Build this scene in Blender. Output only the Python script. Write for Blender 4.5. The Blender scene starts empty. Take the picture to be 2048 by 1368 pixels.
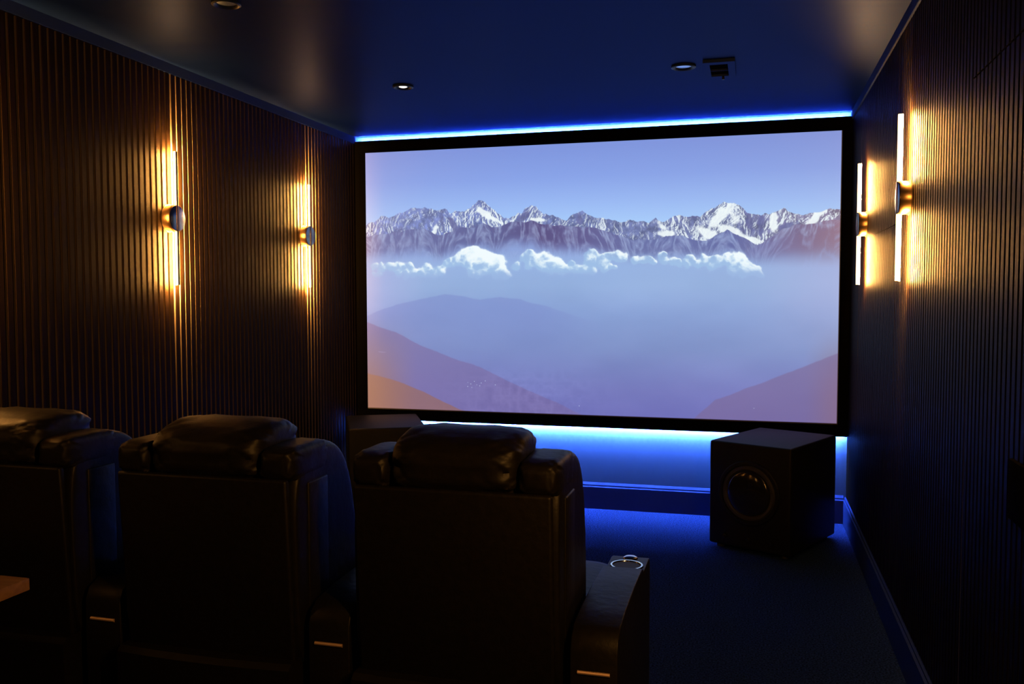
import bpy, bmesh, math, random
import numpy as np
from mathutils import Vector, Matrix
random.seed(7)
D2R = math.pi / 180
SC = bpy.context.scene
COL = SC.collection

# ------------------------------------------------------------------ camera, world, exposure
cam_data = bpy.data.cameras.new('camera')
cam = bpy.data.objects.new('camera', cam_data)
COL.objects.link(cam)
cam_data.sensor_width = 36.0
cam_data.lens = 1765.8 / 2048 * 36.0
cam_data.clip_start = 0.02
YAW, PITCH, ROLL = 0.2647, -0.0531, -0.002
fwd = Vector((-math.sin(YAW) * math.cos(PITCH), math.cos(YAW) * math.cos(PITCH), math.sin(PITCH)))
r0 = Vector((math.cos(YAW), math.sin(YAW), 0))
u0 = r0.cross(fwd)
rgt = math.cos(ROLL) * r0 + math.sin(ROLL) * u0
upv = -math.sin(ROLL) * r0 + math.cos(ROLL) * u0
M = Matrix((rgt, upv, -fwd)).transposed().to_4x4()
M.translation = Vector((0, 0, 1.351))
cam.matrix_world = M
SC.camera = cam
world = bpy.data.worlds.new('world')
SC.world = world
world.use_nodes = True
world.node_tree.nodes['Background'].inputs[0].default_value = (0, 0, 0, 1)
world.node_tree.nodes['Background'].inputs[1].default_value = 0.0
SC.view_settings.view_transform = 'Standard'
SC.view_settings.look = 'None'
SC.view_settings.exposure = 0.0
SC.view_settings.gamma = 1.0
SC.view_settings.use_curve_mapping = False
SC.cycles.max_bounces = 8
SC.cycles.sample_clamp_indirect = 3.0
SC.cycles.use_denoising = True

# light levels
SCREEN_GAIN = 1.0
SCONCE_L = 10000.0
SCONCE_RGB = (1.0, 0.43, 0.09)
LED_L = 3600.0
LED_RGB = (0.15, 0.28, 1.0)

# room (metres): camera stands at x=0, y=0
XL, XR = -2.59, 0.58          # plaster side walls
SL, SR = -2.55, 0.548         # front face of the slats
YB, YR = 5.487, -1.60         # screen wall, rear wall
ZC = 2.40

# ------------------------------------------------------------------ materials
def new_mat(name):
    m = bpy.data.materials.new(name); m.use_nodes = True
    nt = m.node_tree
    return m, nt, nt.nodes['Principled BSDF']

def noise_node(nt, scale, detail=3, coord='Object', vec_scale=None):
    tc = nt.nodes.new('ShaderNodeTexCoord')
    src = tc.outputs[coord]
    if vec_scale:
        mp = nt.nodes.new('ShaderNodeMapping'); mp.inputs['Scale'].default_value = vec_scale
        nt.links.new(src, mp.inputs[0]); src = mp.outputs[0]
    n = nt.nodes.new('ShaderNodeTexNoise')
    n.inputs['Scale'].default_value = scale; n.inputs['Detail'].default_value = detail
    nt.links.new(src, n.inputs['Vector'])
    return n

def mat(name, c1, c2=None, rough=0.6, metal=0.0, scale=12, vec=None, bump=0.0, bscale=None, spec=0.5, bdist=0.002):
    m, nt, b = new_mat(name)
    b.inputs['Roughness'].default_value = rough
    b.inputs['Metallic'].default_value = metal
    b.inputs['Specular IOR Level'].default_value = spec
    n = noise_node(nt, scale, vec_scale=vec)
    cr = nt.nodes.new('ShaderNodeValToRGB')
    cr.color_ramp.elements[0].position = 0.3; cr.color_ramp.elements[1].position = 0.7
    cr.color_ramp.elements[0].color = (*c1, 1)
    cr.color_ramp.elements[1].color = (*(c2 or c1), 1)
    nt.links.new(n.outputs[0], cr.inputs[0])
    nt.links.new(cr.outputs[0], b.inputs['Base Color'])
    if bump:
        n2 = noise_node(nt, bscale or scale, 4, vec_scale=vec)
        bp = nt.nodes.new('ShaderNodeBump'); bp.inputs['Strength'].default_value = bump
        bp.inputs['Distance'].default_value = bdist
        nt.links.new(n2.outputs[0], bp.inputs['Height']); nt.links.new(bp.outputs[0], b.inputs['Normal'])
    return m

def emit_mat(name, rgb, strength):
    m, nt, b = new_mat(name)
    b.inputs['Base Color'].default_value = (0.6, 0.6, 0.6, 1)
    b.inputs['Emission Color'].default_value = (*rgb, 1)
    b.inputs['Emission Strength'].default_value = strength
    return m

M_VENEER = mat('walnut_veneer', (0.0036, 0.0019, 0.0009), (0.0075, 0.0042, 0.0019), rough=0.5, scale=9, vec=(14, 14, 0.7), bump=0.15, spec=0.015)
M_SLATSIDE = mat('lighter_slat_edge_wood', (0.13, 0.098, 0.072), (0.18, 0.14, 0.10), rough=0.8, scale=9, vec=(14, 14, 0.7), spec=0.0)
M_FELT = mat('black_felt', (0.004, 0.004, 0.004), (0.007, 0.007, 0.007), rough=1.0, scale=200, spec=0.0)
M_PLASTER = mat('dark_navy_paint', (0.024, 0.050, 0.095), (0.026, 0.054, 0.10), rough=0.6, scale=3, bump=0.05, bscale=120, spec=0.1)
def ceiling_mat():
    # satin navy lacquer: dark body with a blue-tinted satin sheen
    m, nt, b = new_mat('satin_navy_ceiling')
    nt.nodes.remove(b)
    out = nt.nodes['Material Output']
    d = nt.nodes.new('ShaderNodeBsdfDiffuse'); g = nt.nodes.new('ShaderNodeBsdfGlossy'); ad = nt.nodes.new('ShaderNodeAddShader')
    n = noise_node(nt, 2.0)
    cr = nt.nodes.new('ShaderNodeValToRGB')
    cr.color_ramp.elements[0].color = (0.0013, 0.0068, 0.042, 1); cr.color_ramp.elements[1].color = (0.0016, 0.0078, 0.048, 1)
    nt.links.new(n.outputs[0], cr.inputs[0]); nt.links.new(cr.outputs[0], d.inputs['Color'])
    g.inputs['Color'].default_value = (0.022, 0.031, 0.082, 1); g.inputs['Roughness'].default_value = 0.40
    bp = nt.nodes.new('ShaderNodeBump'); bp.inputs['Strength'].default_value = 0.05; bp.inputs['Distance'].default_value = 0.002
    n2 = noise_node(nt, 60, 4); nt.links.new(n2.outputs[0], bp.inputs['Height'])
    nt.links.new(bp.outputs[0], g.inputs['Normal'])
    nt.links.new(d.outputs[0], ad.inputs[0]); nt.links.new(g.outputs[0], ad.inputs[1]); nt.links.new(ad.outputs[0], out.inputs['Surface'])
    return m
M_CEIL = ceiling_mat()
M_TRIM = mat('navy_satin_woodwork', (0.011, 0.022, 0.075), (0.012, 0.024, 0.082), rough=0.6, scale=5, spec=0.02)
M_CARPET = mat('dark_blue_grey_carpet', (0.0012, 0.003, 0.010), (0.021, 0.045, 0.14), rough=1.0, scale=140, bump=1.0, bscale=160, spec=0.0, bdist=0.006)
M_VELVET = mat('black_velvet', (0.0012, 0.0012, 0.0012), (0.002, 0.002, 0.002), rough=0.95, scale=90, spec=0.0)
M_LEATHER = mat('black_leather', (0.004, 0.0036, 0.003), (0.006, 0.005, 0.0045), rough=0.48, scale=60, bump=0.35, bscale=38, spec=0.20, bdist=0.004)
M_BRASS = mat('brushed_brass', (0.62, 0.40, 0.19), (0.70, 0.46, 0.22), rough=0.30, metal=1.0, scale=20, vec=(1, 1, 40))
M_STEEL = mat('satin_steel', (0.50, 0.50, 0.50), (0.58, 0.58, 0.58), rough=0.22, metal=1.0, scale=20)
M_DARKMETAL = mat('bronze_metal', (0.10, 0.07, 0.045), (0.13, 0.09, 0.06), rough=0.35, metal=1.0, scale=20)
M_CHROME = mat('chrome', (0.85, 0.85, 0.86), (0.88, 0.88, 0.88), rough=0.12, metal=1.0, scale=20)
M_SUB = mat('black_ash_lacquer', (0.002, 0.002, 0.0025), (0.003, 0.003, 0.0035), rough=0.55, scale=6, vec=(1, 8, 1), spec=0.2)
M_GLOSS = mat('gloss_black', (0.008, 0.008, 0.008), (0.010, 0.010, 0.010), rough=0.12, scale=10, spec=0.6)
M_RUBBER = mat('black_rubber', (0.010, 0.010, 0.010), (0.014, 0.014, 0.014), rough=0.6, scale=40)
M_BLACKPL = mat('black_plastic', (0.010, 0.010, 0.011), (0.013, 0.013, 0.014), rough=0.4, scale=40)
M_OAK = mat('oak_board', (0.22, 0.12, 0.055), (0.30, 0.17, 0.08), rough=0.5, scale=7, vec=(1, 12, 12), spec=0.3)
M_WHITEPL = mat('grey_painted_plate', (0.008, 0.014, 0.034), (0.009, 0.016, 0.038), rough=0.4, scale=10, spec=0.15)
M_TUBE = emit_mat('warm_light_diffuser', SCONCE_RGB, SCONCE_L)
M_FROST = emit_mat('frosted_light_cover', (1.0, 0.62, 0.24), 5.0)
M_SIDE = emit_mat('side_lens_glow', SCONCE_RGB, 380.0)
M_REAR_SOFT = emit_mat('warm_light_front_soft', SCONCE_RGB, 90.0)
M_TUBE_STRONG = emit_mat('warm_wall_wash_tape', SCONCE_RGB, SCONCE_L * 4.2)
M_REAR = emit_mat('warm_light_front', SCONCE_RGB, 900.0)
M_FACE = mat('dark_mirror_metal', (0.20, 0.23, 0.22), (0.24, 0.26, 0.25), rough=0.24, metal=1.0, scale=10)
M_LED = emit_mat('blue_led_tape', LED_RGB, LED_L)
M_BULB = emit_mat('downlight_glow', (1.0, 0.86, 0.72), 1.6)
M_LENS = mat('satin_reflector_lens', (0.50, 0.68, 0.95), (0.55, 0.72, 1.0), rough=0.30, scale=5, metal=1.0)

# ------------------------------------------------------------------ mesh helpers
def link(name, bm, m, parent=None, smooth=False, loc=None):
    me = bpy.data.meshes.new(name)
    bm.normal_update()
    bm.to_mesh(me); bm.free()
    me.materials.append(m)
    if smooth:
        me.polygons.foreach_set('use_smooth', [True] * len(me.polygons))
        try: me.set_sharp_from_angle(angle=40 * D2R)
        except Exception: pass
    o = bpy.data.objects.new(name, me); COL.objects.link(o)
    if loc is not None: o.location = loc
    if parent is not None: o.parent = parent
    return o

def thing(name, label, cat, loc=(0, 0, 0), rz=0, group=None):
    o = bpy.data.objects.new(name, None); COL.objects.link(o)
    o.empty_display_size = 0.1
    o.location = loc; o.rotation_euler = (0, 0, rz)
    o['label'] = label; o['category'] = cat
    if group: o['group'] = group
    return o

def struct(o):
    o['kind'] = 'structure'
    return o

def box(bm, x0, x1, y0, y1, z0, z1):
    v = [bm.verts.new(p) for p in ((x0, y0, z0), (x1, y0, z0), (x1, y1, z0), (x0, y1, z0),
                                   (x0, y0, z1), (x1, y0, z1), (x1, y1, z1), (x0, y1, z1))]
    for f in ((0, 3, 2, 1), (4, 5, 6, 7), (0, 1, 5, 4), (1, 2, 6, 5), (2, 3, 7, 6), (3, 0, 4, 7)):
        bm.faces.new([v[i] for i in f])
    return v

def rbox(x0, x1, y0, y1, z0, z1, r=0.01, seg=3):
    bm = bmesh.new(); box(bm, x0, x1, y0, y1, z0, z1)
    bmesh.ops.bevel(bm, geom=list(bm.edges), offset=r, segments=seg, profile=0.5, affect='EDGES')
    return bm

def addrbox(bm, *a, r=0.01, seg=3):
    b2 = rbox(*a, r=r, seg=seg)
    me = bpy.data.meshes.new('t'); b2.to_mesh(me); b2.free()
    bm.from_mesh(me); bpy.data.meshes.remove(me)

def extrude_x(bm, prof, x0, x1, close=True):
    """profile of (y, z) pairs swept along x"""
    a = [bm.verts.new((x0, p[0], p[1])) for p in prof]
    b = [bm.verts.new((x1, p[0], p[1])) for p in prof]
    n = len(prof)
    for i in range(n if close else n - 1):
        j = (i + 1) % n
        bm.faces.new((a[i], a[j], b[j], b[i]))
    if close:
        bm.faces.new(list(reversed(a))); bm.faces.new(b)

def lathe(bm, prof, axis, c, seg=48, a0=0.0, a1=2 * math.pi, caps=False):
    """prof: (radius, height) along axis; c centre"""
    rings = []
    full = abs(a1 - a0 - 2 * math.pi) < 1e-6
    n = seg if full else seg + 1
    for r, h in prof:
        ring = []
        for i in range(n):
            t = a0 + (a1 - a0) * i / seg
            p = (r * math.cos(t), r * math.sin(t), h)
            if axis == 'x': p = (p[2], p[0], p[1])
            elif axis == 'y': p = (p[0], p[2], p[1])
            ring.append(bm.verts.new((c[0] + p[0], c[1] + p[1], c[2] + p[2])))
        rings.append(ring)
    for k in range(len(rings) - 1):
        for i in range(n if full else n - 1):
            j = (i + 1) % n
            try: bm.faces.new((rings[k][i], rings[k][j], rings[k + 1][j], rings[k + 1][i]))
            except ValueError: pass
    if caps:
        bm.faces.new(list(reversed(rings[0]))); bm.faces.new(rings[-1])
    return rings

def fixn(bm):
    bmesh.ops.recalc_face_normals(bm, faces=list(bm.faces))
    return bm

def fbm3(p, seed=0):
    s = 0.0; a = 1.0; f = 1.0
    for k in range(3):
        s += a * math.sin(f * p[0] * 1.0 + seed + 1.7 * k) * math.sin(f * p[1] * 1.3 + 2.1 * seed + k) * math.cos(f * p[2] * 0.9 + seed * 0.7 - k)
        a *= 0.5; f *= 1.9
    return s

def cushion(cx, cy, cz, sx, sy, sz, e1=0.45, e2=0.35, nu=56, nv=28, wr=0.0, seed=1, dent=None):
    """plump superellipsoid pillow whose long axis is x, with gathers near its ends"""
    bm = bmesh.new()
    def sp(v, e): return math.copysign(abs(v) ** e, v)
    rows = []
    for i in range(nv + 1):
        ph = -math.pi / 2 + math.pi * i / nv
        row = []
        for j in range(nu):
            th = 2 * math.pi * j / nu
            x = sp(math.sin(ph), e1)
            yy = sp(math.cos(ph), e1) * sp(math.cos(th), e2)
            zz = sp(math.cos(ph), e1) * sp(math.sin(th), e2)
            d = 1.0
            if wr:
                edge = abs(x) ** 3
                d += wr * (0.35 + edge) * fbm3((x * 9, th * 6.0, th * 2.0 + x), seed)
            p = Vector((x * sx, yy * sy * d, zz * sz * d))
            if dent: p = dent(p)
            row.append(bm.verts.new((cx + p.x, cy + p.y, cz + p.z)))
        rows.append(row)
    for i in range(nv):
        for j in range(nu):
            k = (j + 1) % nu
            bm.faces.new((rows[i][j], rows[i][k], rows[i + 1][k], rows[i + 1][j]))
    bmesh.ops.remove_doubles(bm, verts=list(bm.verts), dist=1e-5)
    return fixn(bm)

# ------------------------------------------------------------------ room shell
bm = bmesh.new(); box(bm, XL - 0.1, XR + 0.1, YR - 0.1, YB + 0.1, -0.10, 0.0)
struct(link('floor', bm, M_CARPET))
bm = bmesh.new(); box(bm, XL - 0.1, XR + 0.1, YR - 0.1, YB + 0.1, ZC, ZC + 0.1)
struct(link('ceiling', bm, M_CEIL))
bm = bmesh.new(); box(bm, XL - 0.1, XR + 0.1, YB, YB + 0.1, 0.0, ZC)
struct(link('wall_front', bm, M_PLASTER))
bm = bmesh.new(); box(bm, XL - 0.1, XR + 0.1, YR - 0.1, YR, 0.0, ZC)
struct(link('wall_rear', bm, M_PLASTER))

PITCH_S, SLAT_W, SLAT_D = 0.038, 0.027, 0.009
ZS0, ZS1 = 0.162, 2.352

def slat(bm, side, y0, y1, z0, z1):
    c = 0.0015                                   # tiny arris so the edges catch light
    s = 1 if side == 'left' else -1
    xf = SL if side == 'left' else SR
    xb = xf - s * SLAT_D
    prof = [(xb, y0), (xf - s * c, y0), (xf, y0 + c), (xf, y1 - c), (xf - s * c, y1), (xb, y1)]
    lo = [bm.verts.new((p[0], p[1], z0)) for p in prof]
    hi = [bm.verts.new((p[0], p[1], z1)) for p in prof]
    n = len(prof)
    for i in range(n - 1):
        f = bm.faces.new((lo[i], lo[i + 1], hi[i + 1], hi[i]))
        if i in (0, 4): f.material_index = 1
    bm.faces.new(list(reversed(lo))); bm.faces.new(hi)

DOOR_Y0, DOOR_Y1, DOOR_TOP = 1.70, 2.55, 1.905

# left wall: plaster, felt backing, slats
struct_l = bmesh.new(); box(struct_l, XL - 0.1, XL, YR, YB, 0.0, ZC)
wall_l = struct(link('wall_left', struct_l, M_PLASTER))
bm = bmesh.new(); box(bm, XL, SL - SLAT_D, YR, YB, 0.02, ZS1)
o = link('felt_backing', bm, M_FELT, wall_l)
bm = bmesh.new()
y = 2.561 - PITCH_S * 108
while y + SLAT_W < YB - 0.002:
    if y > YR + 0.002: slat(bm, 'left', y, y + SLAT_W, ZS0, ZS1)
    y += PITCH_S
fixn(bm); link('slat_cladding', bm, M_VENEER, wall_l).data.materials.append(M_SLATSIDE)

bm = bmesh.new(); box(bm, XR, XR + 0.1, YR, YB, 0.0, ZC)
wall_r = struct(link('wall_right', bm, M_PLASTER))
bm = bmesh.new()
box(bm, SR + SLAT_D, XR, DOOR_Y1 + 0.012, YB, 0.02, ZS1)
box(bm, SR + SLAT_D, XR, YR, DOOR_Y0 - 0.012, 0.02, ZS1)
box(bm, SR + SLAT_D, XR, DOOR_Y0 - 0.012, DOOR_Y1 + 0.012, DOOR_TOP + 0.008, ZS1)
link('felt_backing', bm, M_FELT, wall_r)
bm = bmesh.new()
y = DOOR_Y1 + 0.014
k = 0
while y + SLAT_W < YB - 0.002:
    if 3.60 < y < 4.35:      # a panel joint crosses these slats
        slat(bm, 'right', y, y + SLAT_W, ZS0, 1.626); slat(bm, 'right', y, y + SLAT_W, 1.629, ZS1)
    else:
        slat(bm, 'right', y, y + SLAT_W, ZS0, ZS1)
    k += 1
    y += PITCH_S
    if k % 16 == 0: y += 0.004
y = DOOR_Y1 - 0.026 - 0.004
while y > YR + 0.002:
    if y > DOOR_Y0 - 0.02:
        slat(bm, 'right', y + 0.006, y + SLAT_W + 0.006, DOOR_TOP + 0.006, ZS1)
    else:
        slat(bm, 'right', y, y + SLAT_W, ZS0, ZS1)
    y -= PITCH_S
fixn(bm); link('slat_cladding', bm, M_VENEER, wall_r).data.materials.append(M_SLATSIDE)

# slatted jib door in the right wall
bm = bmesh.new(); box(bm, SR + SLAT_D, XR, DOOR_Y0, DOOR_Y1, 0.008, DOOR_TOP)
door = struct(link('door_1', bm, M_FELT))
bm = bmesh.new()
y = DOOR_Y1 - 0.026 - 0.002
while y > DOOR_Y0:
    slat(bm, 'right', y, y + SLAT_W, 0.012, DOOR_TOP)
    y -= PITCH_S
fixn(bm); link('slat_cladding', bm, M_VENEER, door).data.materials.append(M_SLATSIDE)
bm = rbox(SR - 0.008, SR + 0.002, 1.97, 2.106, 0.868, 0.997, r=0.002)
h = link('door_handle', bm, M_FELT, door, True)
h['label'] = 'black rectangular pull plate on the slatted door'
# narrow edge board that closes the opening beyond the door
bm = bmesh.new(); box(bm, SR + 0.001, XR, DOOR_Y1 + 0.005, DOOR_Y1 + 0.0125, 0.0, DOOR_TOP)
struct(link('trim_1', bm, M_SLATSIDE))

# coving and baseboards
def cove(name, x0, s):
    bm = bmesh.new()
    p = [(x0, ZC), (x0, ZS1 + 0.001), (x0 + s * 0.038, ZS1 + 0.001), (x0 + s * 0.040, ZS1 + 0.003), (x0 + s * 0.040, ZC)]
    a = [bm.verts.new((q[0], YR, q[1])) for q in p]; b = [bm.verts.new((q[0], YB, q[1])) for q in p]
    for i in range(len(p)):
        j = (i + 1) % len(p); bm.faces.new((a[i], a[j], b[j], b[i]))
    bm.faces.new(a); bm.faces.new(list(reversed(b)))
    return struct(link(name, fixn(bm), M_TRIM))
cove('trim_2', XL, 1); cove('trim_3', XR, -1)

BASE = [(0, 0), (0.022, 0), (0.022, 0.138), (0.015, 0.144), (0.015, 0.152), (0.007, 0.160), (0.0, 0.166)]
def base_y(name, x0, s, y0, y1):       # runs along y
    bm = bmesh.new()
    a = [bm.verts.new((x0 + s * q[0], y0, q[1])) for q in BASE]; b = [bm.verts.new((x0 + s * q[0], y1, q[1])) for q in BASE]
    for i in range(len(BASE)):
        j = (i + 1) % len(BASE); bm.faces.new((a[i], a[j], b[j], b[i]))
    bm.faces.new(a); bm.faces.new(list(reversed(b)))
    return struct(link(name, fixn(bm), M_TRIM))
bl = base_y('baseboard_left', SL - SLAT_D - 0.0005, 1, YR, YB)
br = base_y('baseboard_right', SR + SLAT_D + 0.0005, -1, DOOR_Y1 + 0.014, YB)
bm = bmesh.new(); extrude_x(bm, [(YB - q[0], q[1]) for q in BASE], SL + 0.012, SR - 0.012)
struct(link('baseboard_front', fixn(bm), M_TRIM))

# ------------------------------------------------------------------ projection screen
PX0, PX1, PZ0, PZ1 = -2.4756, 0.4931, 0.592, 2.290
scr = thing('projection_screen', 'wide black-framed projection screen showing snowy mountains above clouds', 'screen', ((PX0 + PX1) / 2, YB, 0.52))
def rel(parent, o):
    o.location = -Vector(parent.location); return o
YF, YFB = 5.430, 5.452
bm = bmesh.new()
def frame_bar(bm, x0, x1, z0, z1):
    addrbox(bm, x0, x1, YF, YFB, z0, z1, r=0.003, seg=2)
FX0, FX1, FZ0, FZ1 = -2.5493, 0.5473, 0.522, 2.368
frame_bar(bm, FX0, FX1, PZ1 + 0.003, FZ1); frame_bar(bm, FX0, FX1, FZ0, PZ0 - 0.003)
frame_bar(bm, FX0, PX0 - 0.001, PZ0 - 0.006, PZ1 + 0.006); frame_bar(bm, PX1 + 0.001, FX1, PZ0 - 0.006, PZ1 + 0.006)
rel(scr, link('frame', bm, M_VELVET, scr, True))
bm = bmesh.new(); box(bm, FX0 + 0.03, FX1 - 0.03, YFB, YFB + 0.004, FZ0 + 0.004, FZ1 - 0.012)
rel(scr, link('back_panel', bm, M_BLACKPL, scr))
for (x0, x1, z0, z1) in ((FX0 + 0.01, FX1 - 0.01, FZ1 - 0.022, FZ1 - 0.014), (FX0 + 0.01, FX1 - 0.01, FZ0 + 0.006, FZ0 + 0.014)):
    bm = bmesh.new(); box(bm, x0, x1, YFB + 0.004, YFB + 0.008, z0, z1)
    t = rel(scr, link('led_strip', bm, M_LED, scr)); t['label'] = 'blue-white LED light strip hidden behind the frame edge'

# picture thrown on the screen -------------------------------------------------
SKY= [(-0.0005, 0.2803), (0.0039, 0.2733), (0.0157, 0.2691), (0.0248, 0.2621), (0.0349, 0.2462), (0.0453, 0.2456), (0.0554, 0.255), (0.0642, 0.2473), (0.0773, 0.2362), (0.0861, 0.2344), (0.0976, 0.2256), (0.1063, 0.2191), (0.1178, 0.2161), (0.1292, 0.2203), (0.1376, 0.2179), (0.1491, 0.2232), (0.1562, 0.2203), (0.1659, 0.2285), (0.1747, 0.2267), (0.1858, 0.222), (0.1942, 0.2344), (0.2013, 0.242), (0.2111, 0.2332), (0.2222, 0.2373), (0.2306, 0.2397), (0.236, 0.2297), (0.2444, 0.2256), (0.2515, 0.212), (0.2569, 0.2055), (0.2623, 0.1943), (0.2693, 0.1973), (0.2761, 0.202), (0.2815, 0.2138), (0.2885, 0.2208), (0.2966, 0.2326), (0.3047, 0.2444), (0.3128, 0.2538), (0.3209, 0.2656), (0.3333, 0.265), (0.3401, 0.2597), (0.3468, 0.255), (0.3536, 0.2444), (0.3603, 0.2491), (0.3667, 0.2314), (0.3748, 0.2273), (0.3815, 0.2208), (0.3909, 0.2256), (0.396, 0.2397), (0.4041, 0.2491), (0.4145, 0.2562), (0.428, 0.2609), (0.4384, 0.2686), (0.4489, 0.2774), (0.4566, 0.2803), (0.4644, 0.2674), (0.4725, 0.2562), (0.4826, 0.2503), (0.4903, 0.2432), (0.4981, 0.2556), (0.5058, 0.2621), (0.5163, 0.2715), (0.5264, 0.2744), (0.528, 0.2733), (0.5381, 0.2768), (0.5486, 0.2797), (0.5587, 0.2845), (0.5715, 0.2903), (0.5813, 0.2874), (0.5904, 0.2815), (0.6015, 0.2868), (0.6089, 0.2898), (0.6166, 0.2862), (0.6291, 0.2951), (0.6352, 0.2898), (0.6426, 0.2774), (0.649, 0.2862), (0.6564, 0.2962), (0.6662, 0.2868), (0.6783, 0.2774), (0.6904, 0.2697), (0.7076, 0.2797), (0.7174, 0.2762), (0.7318, 0.2756), (0.7389, 0.2662), (0.746, 0.258), (0.7544, 0.2491), (0.7605, 0.2479), (0.7689, 0.2403), (0.7783, 0.2256), (0.7864, 0.2326), (0.7985, 0.2344), (0.808, 0.242), (0.8174, 0.2574), (0.8221, 0.268), (0.8315, 0.2703), (0.8386, 0.2727), (0.8504, 0.2797), (0.8571, 0.2715), (0.8689, 0.2744), (0.8804, 0.2662), (0.8895, 0.2556), (0.8952, 0.2544), (0.8999, 0.2674), (0.908, 0.2721), (0.9195, 0.2768), (0.9299, 0.2827), (0.9424, 0.2756), (0.9558, 0.2721), (0.9693, 0.2662), (0.9804, 0.2627), (0.9993, 0.2638)]
MID= [(-0.0008, 0.3227), (0.0302, 0.3168), (0.0565, 0.3104), (0.0797, 0.3115), (0.0885, 0.3021), (0.1029, 0.298), (0.1201, 0.3009), (0.1373, 0.2986), (0.1514, 0.3092), (0.1656, 0.3216), (0.1855, 0.321), (0.1996, 0.3133), (0.2138, 0.3021), (0.2249, 0.2933), (0.2387, 0.2962), (0.2525, 0.298), (0.2636, 0.2903), (0.2734, 0.2809), (0.2828, 0.2868), (0.2936, 0.2986), (0.3074, 0.2992), (0.3209, 0.2903), (0.3347, 0.2803), (0.3509, 0.2809), (0.3667, 0.2809), (0.3856, 0.278), (0.4014, 0.288), (0.4226, 0.2945), (0.4435, 0.2974), (0.4647, 0.3027), (0.4853, 0.3051), (0.5035, 0.3033), (0.524, 0.3115), (0.528, 0.3163), (0.5435, 0.3257), (0.5587, 0.3327), (0.5739, 0.341), (0.589, 0.3516), (0.6119, 0.3563), (0.6392, 0.3551), (0.649, 0.3534), (0.6638, 0.341), (0.6786, 0.3392), (0.6934, 0.3416), (0.713, 0.3534), (0.7275, 0.3622), (0.7443, 0.3628), (0.7588, 0.3481), (0.7706, 0.3357), (0.7847, 0.3269), (0.7992, 0.3392), (0.8134, 0.3522), (0.8275, 0.3634), (0.8416, 0.3787), (0.8534, 0.3728), (0.8696, 0.3539), (0.8925, 0.3274), (0.9151, 0.3139), (0.938, 0.3104), (0.9606, 0.3062), (0.9831, 0.3021), (0.9996, 0.3009)]
RDG= [(0.7995, 0.4264), (0.8231, 0.4058), (0.8464, 0.381), (0.8696, 0.3687), (0.8925, 0.3569), (0.9063, 0.351), (0.9269, 0.3457), (0.9383, 0.3545), (0.9565, 0.3428), (0.972, 0.3304), (0.9831, 0.3227), (1.0, 0.3216)]
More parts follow.
